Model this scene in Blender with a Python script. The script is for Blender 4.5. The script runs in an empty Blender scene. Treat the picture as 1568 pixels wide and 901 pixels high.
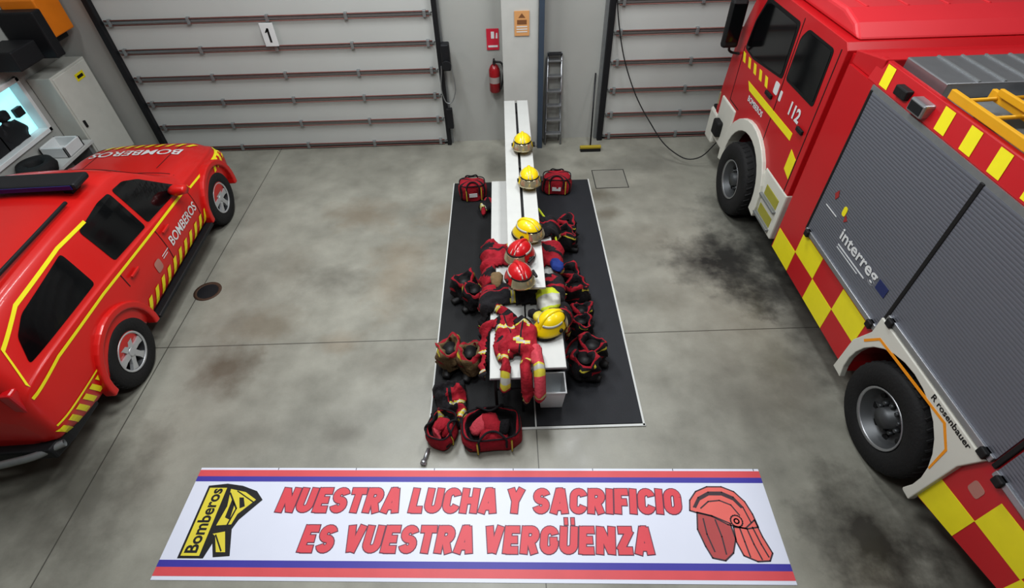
import bpy, bmesh, math, random
from mathutils import Vector, Matrix, noise
from mathutils.bvhtree import BVHTree
random.seed(7)
SC=bpy.context.scene; COL=SC.collection
def lin(c):
    return tuple(((v/255)/12.92 if v/255<=.04045 else ((v/255+.055)/1.055)**2.4) for v in c)
# ---------------------------------------------------------------- materials
MC={}
def M(name,rgb,rough=.5,metal=0.,var=.08,scale=6.,bump=0.,bscale=60.,coat=0.,emit=0.,spec=.5):
    if name in MC: return MC[name]
    m=bpy.data.materials.new(name); m.use_nodes=True; nt=m.node_tree; N=nt.nodes; L=nt.links
    b=N['Principled BSDF']; c=lin(rgb)
    tc=N.new('ShaderNodeTexCoord'); nz=N.new('ShaderNodeTexNoise'); nz.inputs['Scale'].default_value=scale; nz.inputs['Detail'].default_value=5
    L.new(tc.outputs['Object'],nz.inputs['Vector'])
    mx=N.new('ShaderNodeMix'); mx.data_type='RGBA'
    mx.inputs[6].default_value=(*[v*(1-var) for v in c],1); mx.inputs[7].default_value=(*[min(1,v*(1+var)) for v in c],1)
    L.new(nz.outputs['Fac'],mx.inputs[0]); L.new(mx.outputs[2],b.inputs['Base Color'])
    b.inputs['Roughness'].default_value=rough; b.inputs['Metallic'].default_value=metal
    b.inputs['Specular IOR Level'].default_value=spec
    if coat: b.inputs['Coat Weight'].default_value=coat; b.inputs['Coat Roughness'].default_value=.1
    if emit: b.inputs['Emission Color'].default_value=(*c,1); b.inputs['Emission Strength'].default_value=emit
    if bump:
        n2=N.new('ShaderNodeTexNoise'); n2.inputs['Scale'].default_value=bscale; n2.inputs['Detail'].default_value=4
        L.new(tc.outputs['Object'],n2.inputs['Vector'])
        bp=N.new('ShaderNodeBump'); bp.inputs['Strength'].default_value=bump; bp.inputs['Distance'].default_value=.01
        L.new(n2.outputs['Fac'],bp.inputs['Height']); L.new(bp.outputs['Normal'],b.inputs['Normal'])
    MC[name]=m; return m
def math_(nt,op,a,b=None,clamp=False):
    n=nt.nodes.new('ShaderNodeMath'); n.operation=op; n.use_clamp=clamp
    for i,v in enumerate((a,b)):
        if v is None: continue
        if isinstance(v,(int,float)): n.inputs[i].default_value=v
        else: nt.links.new(v,n.inputs[i])
    return n.outputs[0]
def floor_mat():
    m=bpy.data.materials.new('polished_concrete'); m.use_nodes=True; nt=m.node_tree; N=nt.nodes; L=nt.links
    b=N['Principled BSDF']; tc=N.new('ShaderNodeTexCoord'); P=tc.outputs['Object']
    def noi(s,d=6,r=.6):
        n=N.new('ShaderNodeTexNoise'); n.inputs['Scale'].default_value=s; n.inputs['Detail'].default_value=d; n.inputs['Roughness'].default_value=r
        L.new(P,n.inputs['Vector']); return n.outputs['Fac']
    n1=noi(.55); n2=noi(2.6,9,.58); n3=noi(60,3)
    s=math_(nt,'ADD',math_(nt,'MULTIPLY',n1,.6),math_(nt,'MULTIPLY',n2,.34)); s=math_(nt,'ADD',s,math_(nt,'MULTIPLY',n3,.06))
    cr=N.new('ShaderNodeValToRGB'); e=cr.color_ramp.elements
    e[0].position=.33; e[0].color=(*lin((112,111,103)),1); e[1].position=.64; e[1].color=(*lin((154,153,143)),1)
    L.new(s,cr.inputs[0]); col=cr.outputs[0]
    sp=N.new('ShaderNodeSeparateXYZ'); L.new(P,sp.inputs[0]); X,Y=sp.outputs[0],sp.outputs[1]
    def mixc(fac,c):
        nonlocal col
        mx=N.new('ShaderNodeMix'); mx.data_type='RGBA'; L.new(fac,mx.inputs[0]); L.new(col,mx.inputs[6]); mx.inputs[7].default_value=(*lin(c),1); col=mx.outputs[2]
    stains_and_patches=[(-3.17,3.56,.36,.36,.7,(80,68,54)),(-3.0,4.2,.5,.35,.4,(102,88,68)),(-2.3,4.9,.5,.3,.5,(82,79,72)),(2.8,5.1,.7,.55,.95,(38,38,38)),(3.0,4.5,.45,.4,.85,(46,46,45)),(1.9,5.6,.5,.35,.3,(92,84,72)),
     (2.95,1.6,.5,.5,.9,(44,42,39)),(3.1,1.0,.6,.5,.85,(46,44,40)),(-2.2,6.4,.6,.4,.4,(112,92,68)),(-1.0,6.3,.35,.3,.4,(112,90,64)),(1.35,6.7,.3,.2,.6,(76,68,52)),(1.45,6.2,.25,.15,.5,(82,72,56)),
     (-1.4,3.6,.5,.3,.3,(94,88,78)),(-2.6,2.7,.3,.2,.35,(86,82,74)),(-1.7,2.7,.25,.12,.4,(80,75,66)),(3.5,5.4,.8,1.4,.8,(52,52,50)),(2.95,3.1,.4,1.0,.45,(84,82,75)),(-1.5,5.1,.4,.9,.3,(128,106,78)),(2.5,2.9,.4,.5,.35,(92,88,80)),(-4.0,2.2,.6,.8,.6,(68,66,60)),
     (-2.9,5.3,.25,.5,.3,(88,78,64)),(1.9,4.4,.3,.4,.25,(98,92,80)),(-2.0,3.9,.3,.2,.35,(114,94,68)),(2.1,7.6,.9,.4,.35,(84,84,79)),(-1.2,4.6,.25,.7,.35,(88,85,77)),(3.4,3.9,.35,1.0,.6,(66,65,61))]
    nn=noi(3.0,7,.62)
    for (x,y,rx,ry,st,c) in stains_and_patches:  # floor stains, plus dark grey patches beside and under the truck
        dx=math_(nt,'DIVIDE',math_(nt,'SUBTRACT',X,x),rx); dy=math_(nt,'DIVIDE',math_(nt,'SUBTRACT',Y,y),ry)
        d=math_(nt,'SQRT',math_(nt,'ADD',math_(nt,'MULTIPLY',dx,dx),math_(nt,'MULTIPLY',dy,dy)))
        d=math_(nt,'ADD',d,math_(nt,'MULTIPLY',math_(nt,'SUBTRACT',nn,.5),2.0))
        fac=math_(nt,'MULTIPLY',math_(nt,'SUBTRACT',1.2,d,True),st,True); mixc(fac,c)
    for ax,v,w in ((Y,3.9,.006),(X,-4.0,.006),(X,.2,.005)):
        d=math_(nt,'ABSOLUTE',math_(nt,'SUBTRACT',ax,v)); mixc(math_(nt,'MULTIPLY',math_(nt,'LESS_THAN',d,w),.8),(60,58,53))
    L.new(col,b.inputs['Base Color'])
    L.new(math_(nt,'ADD',math_(nt,'MULTIPLY',n2,.4),.2),b.inputs['Roughness'])
    bp=N.new('ShaderNodeBump'); bp.inputs['Strength'].default_value=.1; bp.inputs['Distance'].default_value=.01; L.new(n2,bp.inputs['Height']); L.new(bp.outputs[0],b.inputs['Normal'])
    return m
def slat_mat(name,rgb,freq,axis=2,rough=.45,metal=.4,depth=.5,dark=.8):
    m=bpy.data.materials.new(name); m.use_nodes=True; nt=m.node_tree; N=nt.nodes; L=nt.links; b=N['Principled BSDF']
    tc=N.new('ShaderNodeTexCoord'); sp=N.new('ShaderNodeSeparateXYZ'); L.new(tc.outputs['Object'],sp.inputs[0])
    w=math_(nt,'SINE',math_(nt,'MULTIPLY',sp.outputs[axis],freq*2*math.pi)); w=math_(nt,'ADD',math_(nt,'MULTIPLY',w,.5),.5)
    w4=math_(nt,'POWER',w,.35)
    mx=N.new('ShaderNodeMix'); mx.data_type='RGBA'; c=lin(rgb); mx.inputs[6].default_value=(*[v*dark for v in c],1); mx.inputs[7].default_value=(*c,1)
    L.new(w4,mx.inputs[0]); L.new(mx.outputs[2],b.inputs['Base Color']); b.inputs['Roughness'].default_value=rough; b.inputs['Metallic'].default_value=metal
    bp=N.new('ShaderNodeBump'); bp.inputs['Strength'].default_value=depth; bp.inputs['Distance'].default_value=.006; L.new(w4,bp.inputs['Height']); L.new(bp.outputs[0],b.inputs['Normal'])
    return m
RED=M('truck_red_paint',(180,26,34),.38,0,.06,2,coat=.3); CRED=M('car_red_paint',(192,28,24),.38,0,.06,2,coat=.35)
YEL=M('reflective_yellow',(224,212,36),.4,0,.06,10); WHT=M('white_plastic',(206,208,208),.45); BLK=M('black_rubber',(22,22,23),.6,0,.2,20,bump=.2)
DGL=M('tinted_glass',(10,12,14),.1,0,.1,2,spec=.6); CHR=M('aluminium',(170,172,175),.38,.85,.08,12); STL=M('galvanised_steel',(146,149,150),.45,.6,.12,15)
DRK=M('dark_metal',(36,37,40),.5,.3,.15,12); CRE=M('arch_white_paint',(200,199,190),.4,0,.04,4); ORG=M('orange_tape',(226,146,24),.4)
TREAD=M('tyre_rubber',(24,24,25),.8,0,.25,14,bump=.5,bscale=40); RIMD=M('wheel_rim_grey',(84,86,88),.45,.5,.15,10); RIMS=M('alloy_silver',(190,192,194),.35,.5,.08,10)
FAB=M('red_turnout_fabric',(144,18,36),.88,0,.4,11,bump=1.,bscale=34); FABD=M('black_fabric',(24,22,26),.92,0,.35,18,bump=.9,bscale=45)
FABP=M('faded_red_fabric',(182,66,78),.85,0,.2,16,bump=.6,bscale=50); TAN=M('tan_fabric',(112,92,64),.9,0,.3,18,bump=.8,bscale=50)
LIME=M('lime_fabric',(180,192,44),.8,0,.2,20,bump=.5); BLU=M('blue_fabric',(24,50,120),.8,0,.2,20,bump=.5); REF=M('reflective_tape',(168,168,160),.45,0,.15,30)
REFY=M('yellow_tape',(190,178,64),.55,0,.15,30)
HY=M('helmet_yellow',(226,196,20),.32,0,.08,10,coat=.35); HR=M('helmet_red',(180,20,28),.32,0,.08,10,coat=.35); VIS=M('visor_silver',(200,190,160),.15,.7,.1,8)
TAB=M('table_laminate',(184,185,182),.5,0,.06,8); WALLM=M('wall_plaster',(160,161,157),.8,0,.08,1.5,bump=.1,bscale=30)
GLS=M('door_panel_paint',(180,182,179),.6,0,.06,1.2,bump=.05,bscale=200); RUST=M('red_primer_rod',(122,80,74),.6,.1,.25,20)
# ---------------------------------------------------------------- geometry helpers
def empty(name,loc=(0,0,0),rot=(0,0,0),scale=1):
    o=bpy.data.objects.new(name,None); COL.objects.link(o); o.location=loc; o.rotation_euler=rot; o.scale=(scale,)*3; o.empty_display_size=.1; return o
def mk(name,v,f,mats,parent=None,mi=None,smooth=False,bevel=0,seg=2,fix=True):
    me=bpy.data.meshes.new(name); me.from_pydata([tuple(p) for p in v],[],f)
    if not isinstance(mats,(list,tuple)): mats=[mats]
    for m in mats: me.materials.append(m)
    if mi:
        for p,i in zip(me.polygons,mi): p.material_index=i
    if fix:
        bm=bmesh.new(); bm.from_mesh(me); bmesh.ops.recalc_face_normals(bm,faces=bm.faces); bm.to_mesh(me); bm.free()
    if smooth:
        for p in me.polygons: p.use_smooth=True
    me.update(); o=bpy.data.objects.new(name,me); COL.objects.link(o)
    if parent: o.parent=parent
    if bevel:
        b=o.modifiers.new('bevel','BEVEL'); b.width=bevel; b.segments=seg; b.limit_method='ANGLE'; b.angle_limit=.6
    return o
def boxes(name,lst,mat,parent=None,bevel=0):
    v=[];f=[]
    for x,y,z in lst:
        n=len(v); v+=[(a,b,c) for a in x for b in y for c in z]
        f+=[tuple(n+i for i in q) for q in [(0,1,3,2),(4,6,7,5),(0,4,5,1),(2,3,7,6),(0,2,6,4),(1,5,7,3)]]
    return mk(name,v,f,mat,parent,bevel=bevel)
def box(name,x,y,z,mat,parent=None,bevel=0): return boxes(name,[(x,y,z)],mat,parent,bevel)
def prism(name,pts,axis,a0,a1,mat,parent=None,bevel=0,seg=2):
    def P(p,a): return {'x':(a,p[0],p[1]),'y':(p[0],a,p[1]),'z':(p[0],p[1],a)}[axis]
    n=len(pts); v=[P(p,a0) for p in pts]+[P(p,a1) for p in pts]
    f=[tuple(range(n)),tuple(range(2*n-1,n-1,-1))]+[(i,(i+1)%n,n+(i+1)%n,n+i) for i in range(n)]
    return mk(name,v,f,mat,parent,bevel=bevel,seg=seg)
def cyls(name,lst,mat,parent=None,n=16,smooth=True):
    v=[];f=[]
    for it in lst:
        p0,p1,r=Vector(it[0]),Vector(it[1]),it[2]; r2=it[3] if len(it)>3 else r
        d=(p1-p0).normalized(); a=d.orthogonal().normalized(); b=d.cross(a); s=len(v)
        for p,rr in ((p0,r),(p1,r2)):
            for i in range(n):
                t=2*math.pi*i/n; v.append(p+a*rr*math.cos(t)+b*rr*math.sin(t))
        f+=[(s+i,s+(i+1)%n,s+n+(i+1)%n,s+n+i) for i in range(n)]; f+=[tuple(s+i for i in range(n))[::-1],tuple(s+n+i for i in range(n))]
    o=mk(name,v,f,mat,parent)
    if smooth:
        for p in o.data.polygons: p.use_smooth=len(p.vertices)==4
    return o
def lathe(name,prof,c,mat,parent=None,axis='x',n=48,mi=None,mats=None):
    v=[];f=[];m=[]
    for r,a in prof:
        for i in range(n):
            t=2*math.pi*i/n; q=(r*math.cos(t),r*math.sin(t))
            p={'x':(a,q[0],q[1]),'y':(q[0],a,q[1]),'z':(q[0],q[1],a)}[axis]; v.append((p[0]+c[0],p[1]+c[1],p[2]+c[2]))
    for j in range(len(prof)-1):
        for i in range(n):
            f.append((j*n+i,j*n+(i+1)%n,(j+1)*n+(i+1)%n,(j+1)*n+i)); m.append(mi[j] if mi else 0)
    return mk(name,v,f,mats or mat,parent,mi=m,smooth=True)
def tube(name,pts,r,mat,parent=None,smooth=True):
    cu=bpy.data.curves.new(name,'CURVE'); cu.dimensions='3D'; cu.bevel_depth=r; cu.bevel_resolution=3; cu.resolution_u=8
    s=cu.splines.new('BEZIER')
    s.bezier_points.add(len(pts)-1)
    for b,p in zip(s.bezier_points,pts): b.co=p; b.handle_left_type=b.handle_right_type='AUTO'
    cu.materials.append(mat); o=bpy.data.objects.new(name,cu); COL.objects.link(o)
    if parent: o.parent=parent
    return o
def text_mesh(body,size,offset=0,extrude=0,align='CENTER'):
    c=bpy.data.curves.new('t','FONT'); c.body=body; c.size=size; c.align_x=align; c.align_y='CENTER'; c.offset=offset; c.extrude=extrude; c.resolution_u=3
    o=bpy.data.objects.new('t',c); COL.objects.link(o); dg=bpy.context.evaluated_depsgraph_get(); me=bpy.data.meshes.new_from_object(o.evaluated_get(dg))
    bpy.data.objects.remove(o)
    return me
def place_text(name,me,loc,basis,mat,parent):
    me.materials.clear(); me.materials.append(mat)
    ex,ey=Vector(basis[0]).normalized(),Vector(basis[1]).normalized(); ez=ex.cross(ey)
    for v in me.vertices:
        c=v.co.copy(); v.co=Vector(loc)+ex*c.x+ey*c.y+ez*c.z
    o=bpy.data.objects.new(name,me); COL.objects.link(o)
    if parent: o.parent=parent
    return o
def text(name,body,size,loc,basis,mat,parent=None,offset=0,extrude=.001,width=None):
    me=text_mesh(body,size,offset,extrude)
    if width:
        w=max(v.co.x for v in me.vertices)-min(v.co.x for v in me.vertices)
        for v in me.vertices: v.co.x*=width/w
    return place_text(name,me,loc,basis,mat,parent)
def flat(name,polys,axis,a,th,mat,parent=None,dz=0.):
    v=[];f=[]
    for k_,pts in enumerate(polys):
        o_=k_*dz
        def P(p,q): return {'x':(q,p[0],p[1]),'y':(p[0],q,p[1]),'z':(p[0],p[1],q)}[axis]
        n=len(pts); s=len(v); v+=[P(p,a) for p in pts]+[P(p,a+th+o_) for p in pts]
        f+=[tuple(s+i for i in range(n)),tuple(s+i for i in range(2*n-1,n-1,-1))]+[(s+i,s+(i+1)%n,s+n+(i+1)%n,s+n+i) for i in range(n)]
    return mk(name,v,f,mat,parent)
def stroke(pts,w,ext=.3,e0=None,e1=None):
    out=[]; n_=len(pts)-1
    for i,(a,b) in enumerate(zip(pts[:-1],pts[1:])):
        d=Vector((b[0]-a[0],b[1]-a[1])).normalized(); n=Vector((-d.y,d.x))*w/2
        ea=d*w*(ext if (i>0 or e0 is None) else 0)+(d*e0 if (i==0 and e0 is not None) else Vector((0,0)))
        eb=d*w*(ext if (i<n_-1 or e1 is None) else 0)+(d*e1 if (i==n_-1 and e1 is not None) else Vector((0,0)))
        out.append([(a[0]-ea.x+n.x,a[1]-ea.y+n.y),(b[0]+eb.x+n.x,b[1]+eb.y+n.y),(b[0]+eb.x-n.x,b[1]+eb.y-n.y),(a[0]-ea.x-n.x,a[1]-ea.y-n.y)])
    return out
# heavy block alphabet drawn with strokes (unit height 1)
def A_(cx,cy,rx,ry,a0,a1,n=9): return [(cx+rx*math.cos(math.radians(a0+(a1-a0)*i/n)),cy+ry*math.sin(math.radians(a0+(a1-a0)*i/n))) for i in range(n+1)]
UU=[(.13,1)]+A_(.33,.32,.2,.19,180,360)+[(.53,1)]
GL={'N':(.7,[[(.13,0),(.13,1)],[(.57,0),(.57,1)],[(.15,.93),(.55,.07)]]),'U':(.66,[UU]),'Ü':(.66,[UU,[(.14,1.2),(.26,1.2)],[(.4,1.2),(.52,1.2)]]),
 'E':(.58,[[(.13,0),(.13,1)],[(.13,.88),(.55,.88)],[(.13,.5),(.5,.5)],[(.13,.12),(.55,.12)]]),
 'S':(.64,[A_(.32,.69,.19,.19,15,265,12)+A_(.32,.31,.19,.19,85,-165,12)]),'T':(.6,[[(.0,.88),(.6,.88)],[(.3,0),(.3,.9)]]),
 'R':(.66,[[(.13,0),(.13,1)],[(.13,.88),(.33,.88)]+A_(.36,.68,.17,.2,90,-90)+[(.13,.48)],[(.34,.48),(.53,.0)]]),
 'A':(.7,[[(.12,0),(.31,.98)],[(.58,0),(.39,.98)],[(.2,.26),(.5,.26)],[(.26,.9),(.44,.9)]]),'L':(.54,[[(.13,0),(.13,1)],[(.13,.12),(.52,.12)]]),
 'C':(.64,[A_(.33,.67,.2,.21,10,180)+A_(.33,.33,.2,.21,180,350)]),'H':(.68,[[(.13,0),(.13,1)],[(.55,0),(.55,1)],[(.13,.5),(.55,.5)]]),
 'Y':(.64,[[(.1,1),(.32,.48)],[(.54,1),(.32,.48)],[(.32,.55),(.32,0)]]),'I':(.26,[[(.13,0),(.13,1)]]),'F':(.54,[[(.13,0),(.13,1)],[(.13,.88),(.53,.88)],[(.13,.46),(.48,.46)]]),
 'O':(.66,[A_(.33,.67,.2,.21,0,180)+A_(.33,.33,.2,.21,180,360)+[(.53,.67)]]),'V':(.66,[[(.11,1),(.31,.03)],[(.55,1),(.35,.03)]]),
 'G':(.66,[A_(.33,.67,.2,.21,10,180)+A_(.33,.33,.2,.21,180,360)+[(.53,.46)],[(.36,.46),(.62,.46)]]),'Z':(.6,[[(.05,.88),(.56,.88)],[(.5,.86),(.11,.14)],[(.05,.12),(.57,.12)]])}
def block_text(name,s,cx,cy,h,width,z,sw,extra,mat,parent,shear=.1):
    tot=sum((.34 if c==' ' else GL[c][0]+.07) for c in s)-.07; sx=width/tot; x=0; polys=[]
    for c in s:
        if c==' ': x+=.34; continue
        w_,st=GL[c]
        for L_ in st:
            pts=[((x+p[0])*sx-width/2+(p[1]-.5)*h*shear+cx,(p[1]-.5)*h+cy) for p in L_]
            polys+=stroke(pts,sw*h+extra,.12,extra/2,extra/2)
        x+=w_+.07
    flat(name,polys,'z',z,.0004,mat,parent,dz=.000004)
def crumple(o,amp,sc,seed=0):
    for v in o.data.vertices:
        p=v.co*sc+Vector((seed*7.3,seed*3.1,seed)); d=noise.noise_vector(p)+.5*noise.noise_vector(p*2.3)
        v.co+=d*amp
def loft(name,path,rad,mats,parent=None,mi=None,n=20,up=(0,0,1),sub=4,cr=0,seed=0,pw=1.0):
    P=[Vector(p) for p in path]; R=[Vector((r[0],r[1])) for r in rad]
    def cat(A,i,t):
        a=A[max(i-1,0)];b=A[i];c=A[i+1];d=A[min(i+2,len(A)-1)]
        return .5*((2*b)+(c-a)*t+(2*a-5*b+4*c-d)*t*t+(3*b-a-3*c+d)*t**3)
    PP=[];RR=[];MI=[]
    for i in range(len(P)-1):
        for k in range(sub): PP.append(cat(P,i,k/sub)); RR.append(cat(R,i,k/sub)); MI.append(mi[i] if mi else 0)
    PP.append(P[-1]); RR.append(R[-1]); v=[];f=[];m=[]; U=Vector(up)
    for j,p in enumerate(PP):
        d=(PP[min(j+1,len(PP)-1)]-PP[max(j-1,0)]).normalized(); s=d.cross(U)
        if s.length<.2: s=d.cross(Vector((0,1,0.3)))
        s.normalize(); u=s.cross(d).normalized()
        for i in range(n):
            t=2*math.pi*i/n; ct,st=math.cos(t),math.sin(t)
            v.append(p+s*abs(RR[j].x)*math.copysign(abs(ct)**pw,ct)+u*abs(RR[j].y)*math.copysign(abs(st)**pw,st))
    for j in range(len(PP)-1):
        for i in range(n): f.append((j*n+i,j*n+(i+1)%n,(j+1)*n+(i+1)%n,(j+1)*n+i)); m.append(MI[j])
    f.append(tuple(range(n))); m.append(m[0]); q=len(v)-n; f.append(tuple(q+i for i in range(n))); m.append(m[-2])
    o=mk(name,v,f,mats,parent,mi=m,smooth=True)
    if cr: crumple(o,cr,9,seed)
    return o
# ---------------------------------------------------------------- camera
cd=bpy.data.cameras.new('camera'); cam=bpy.data.objects.new('camera',cd); COL.objects.link(cam); SC.camera=cam
cd.sensor_width=36; cd.lens=795/1568*36; cd.clip_start=.05
cam.matrix_world=Matrix.Translation((0,0,4.6))@Matrix.Rotation(math.radians(45),4,'X')@Matrix.Rotation(math.radians(-1.8),4,'Z')
# ---------------------------------------------------------------- room
XL,XR,YB,YF,ZC=-6.85,9.0,8.5,-4.0,6.4
box('floor',(XL-.2,XR+.2),(YF-.2,YB+.2),(-.2,0),floor_mat())
box('wall_back',(XL-.2,XR+.2),(YB,YB+.2),(0,ZC),WALLM)
box('wall_right',(XR,XR+.2),(YF,YB),(0,ZC),WALLM)
box('wall_front',(XL-.2,XR+.2),(YF-.2,YF),(0,ZC),WALLM)
box('ceiling',(XL-.2,XR+.2),(YF-.2,YB+.2),(ZC,ZC+.2),M('ceiling_panel',(120,120,118),.8))
wy0,wy1,wz0,wz1=5.0,7.42,.98,1.78
boxes('wall_left',[((XL-.2,XL),(YF,wy0),(0,ZC)),((XL-.2,XL),(wy1,YB),(0,ZC)),((XL-.2,XL),(wy0,wy1),(0,wz0)),((XL-.2,XL),(wy0,wy1),(wz1,ZC))],WALLM)
w=empty('window_1')
boxes('frame',[((XL-.12,XL+.04),(wy0,wy1),(wz0,wz0+.06)),((XL-.12,XL+.04),(wy0,wy1),(wz1-.06,wz1)),((XL-.12,XL+.04),(wy0,wy0+.06),(wz0,wz1)),((XL-.12,XL+.04),(wy1-.06,wy1),(wz0,wz1)),((XL-.1,XL+.03),(6.2,6.26),(wz0,wz1))],WHT,w,.006)
gm=M('office_glow',(150,214,226),.3,0,.8,2.5,emit=1.2); box('lit_pane',(XL-.17,XL-.15),(wy0,wy1),(wz0,wz1),gm,w)
loft('office_silhouette',[(XL-.1,7.1,1.04),(XL-.1,6.9,1.25),(XL-.1,6.95,1.5)],[(.03,.16),(.03,.22),(.02,.1)],DRK,w,cr=.03)
boxes('desk_equipment',[((XL-.13,XL-.07),(6.3,6.7),(1.04,1.26)),((XL-.13,XL-.07),(6.66,6.8),(1.04,1.5)),((XL-.13,XL-.07),(7.15,7.3),(1.3,1.42))],DRK,w,.01)
def garage_door(x0,x1,bars):
    g=empty('garage_door'); ps=[]
    edges=[0.02]+bars+[bars[-1]+.42,bars[-1]+.84,bars[-1]+1.26,bars[-1]+1.68]
    for a,b in zip(edges[:-1],edges[1:]): ps.append(((x0,x1),(8.44,8.485),(a+.006,b-.006)))
    boxes('panels',ps,GLS,g,.006)
    box('bottom_seal',(x0,x1),(8.43,8.49),(0,.025),BLK,g)
    strips=[];rods=[];br=[]
    for z in edges[1:-1]:
        strips.append(((x0+.02,x1-.02),(8.41,8.44),(z-.022,z+.022)))
        rods+=[((x0+.05,8.395,z+.035),(x1-.05,8.395,z+.035),.009),((x0+.05,8.395,z-.034),(x1-.05,8.395,z-.034),.008)]
        for k in range(5):
            x=x0+.12+(x1-x0-.24)*k/4; br.append(((x-.025,x+.025),(8.385,8.44),(z-.05,z+.05)))
    boxes('stiffening_rails',strips,STL,g,.008); cyls('truss_rods',rods,RUST,g,8); boxes('hinges',br,STL,g,.006)
    boxes('side_tracks',[((x0-.09,x0-.0),(8.36,8.5),(0,ZC-2)),((x1,x1+.07),(8.36,8.5),(0,ZC-2))],DRK,g,.01)
    boxes('track_flanges',[((x0-.14,x0-.09),(8.44,8.5),(0,ZC-2)),((x1+.07,x1+.1),(8.44,8.5),(0,ZC-2))],STL,g)
    return g
garage_door(-5.95,-1.05,[.06,.47,.88,1.29,1.71,2.13,2.55])
garage_door(1.67,6.6,[.06,.45,.87,1.32,1.77,2.2,2.62])
def R(x0,x1,y0,y1): return [(x0,y0),(x1,y0),(x1,y1),(x0,y1)]
s=empty('door_number_placard'); box('plate',(-3.63,-3.43),(8.35,8.37),(1.75,2.08),WHT,s,.004)
flat('numeral',[R(-3.54,-3.51,1.81,2.01),[(-3.575,1.955),(-3.56,1.945),(-3.51,1.99),(-3.52,2.01),(-3.535,2.01)]],'y',8.349,-.003,BLK,s)
h=empty('door_chain_hoist'); box('gearbox',(-.97,-.84),(8.2,8.35),(1.35,1.75),DRK,h,.02); cyls('wheel_parts',[((-.9,8.15,1.45),(-.9,8.2,1.45),.07)],DRK,h)
tube('chain_a',[(-.98,8.17,1.45),(-1.0,8.17,.95),(-.93,8.17,.85),(-.83,8.17,.95),(-.82,8.17,1.45)],.008,STL,h); box('latch',(-1.0,-.9),(8.28,8.35),(.35,.7),DRK,h,.01)
c=empty('steel_column'); box('clad_face',(-.03,.52),(8.22,8.5),(0,ZC),M('column_paint',(182,183,179),.6),c,.01); box('edge_flange',(.52,.6),(8.16,8.5),(0,ZC),M('column_blue_grey',(62,74,88),.5),c,.005)
s=empty('safety_notice_poster'); box('sheet',(.16,.38),(8.205,8.218),(1.84,2.18),M('poster_orange',(200,150,100),.6),s); flat('pictograms',[[(.2,2.0),(.34,2.0),(.34,2.06),(.2,2.06)],[(.22,2.09),(.32,2.09),(.27,2.15)]],'y',8.203,-.001,M('poster_ink',(120,80,50),.6),s); flat('notice_text',[[(.19,1.96-k*.035),(.35,1.96-k*.035),(.35,1.975-k*.035),(.19,1.975-k*.035)] for k in range(3)],'y',8.203,-.001,WHT,s)
s=empty('fire_extinguisher_sign'); box('plate',(-.27,-.08),(8.485,8.498),(1.55,1.86),M('sign_red',(186,40,62),.5),s); flat('symbol',[[(-.2,1.72),(-.15,1.72),(-.15,1.82),(-.2,1.82)],[(-.25,1.59),(-.1,1.59),(-.1,1.62),(-.25,1.62)],[(-.13,1.72),(-.1,1.72),(-.1,1.8),(-.12,1.8)]],'y',8.484,-.002,WHT,s)
e=empty('fire_extinguisher',(-.17,8.4,.92))
lathe('cylinder',[(0,0),(.07,0),(.088,.02),(.088,.36),(.06,.42),(.025,.45),(.025,.47),(0,.47)],(0,0,0),M('extinguisher_red',(140,18,28),.35,coat=.3),e,'z',24)
boxes('valve_handle',[((-.02,.02),(-.1,.03),(.47,.5)),((-.015,.015),(-.11,.0),(.52,.535))],BLK,e,.005); tube('hose',[(0.02,0,.48),(.12,-.02,.46),(.14,-.03,.25),(.09,-.05,.06)],.016,BLK,e)
lathe('label',[(.089,.16),(.089,.26)],(0,0,0),M('label_grey',(150,140,136),.5),e,'z',24); box('wall_bracket',(-.04,.04),(.07,.1),(.2,.4),DRK,e)
l=empty('aluminium_stepladder'); P=[]
for x in (.66,.93): P.append(((x,8.28,0),(x+(.03 if x<.8 else -.03),8.44,1.5),.016))
for x in (.68,.91): P.append(((x,8.43,0),(x,8.47,1.4),.012))
cyls('stiles',P,CHR,l,10)
boxes('steps',[((.665+k*.005,.925-k*.005),(8.24+k*.026,8.34+k*.026),(.2+k*.235,.225+k*.235)) for k in range(6)],CHR,l,.004); box('top_cap',(.68,.91),(8.38,8.47),(1.47,1.5),DRK,l,.01)
b=empty('push_broom'); cyls('handle',[((1.42,8.05,.06),(1.47,8.46,1.15),.013)],DRK,b,10); box('head',(1.24,1.6),(8.0,8.06),(.045,.09),M('broom_yellow',(160,142,44),.6),b,.01); box('bristles',(1.25,1.59),(7.985,8.075),(0,.045),BLK,b)
tube('hanging_power_cable',[(1.62,8.33,2.6),(1.72,8.3,1.95),(1.95,8.15,1.2),(2.3,7.85,.6),(2.7,7.55,.2),(3.0,7.4,.15),(3.3,7.3,.55)],.009,BLK)
XC=XL+.012
cb=empty('electrical_cabinet'); box('body',(XC,-6.5),(7.55,8.4),(.18,1.68),M('cabinet_paint',(182,183,176),.5),cb,.01); box('door_leaf',(-6.5,-6.485),(7.58,8.37),(.21,1.65),M('cabinet_door',(192,193,186),.5),cb,.004)
box('warning_label',(-6.484,-6.48),(8.0,8.2),(1.45,1.55),YEL,cb); box('dark_text',(-6.48,-6.478),(8.03,8.17),(1.48,1.52),BLK,cb); box('plinth',(XC,-6.55),(7.6,8.35),(0,.18),DRK,cb); box('lock',(-6.485,-6.46),(7.63,7.66),(.9,1.0),BLK,cb)
ob=empty('orange_equipment_box'); box('case',(XC,-6.35),(7.9,8.38),(2.1,2.6),M('case_orange',(210,122,24),.5),ob,.02); boxes('black_bracket',[((XC,-6.3),(7.7,7.88),(1.9,2.5)),((XC,-6.4),(7.1,7.6),(1.95,2.2)),((XC,-6.5),(7.9,8.38),(1.98,2.09))],DRK,ob,.02)
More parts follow.
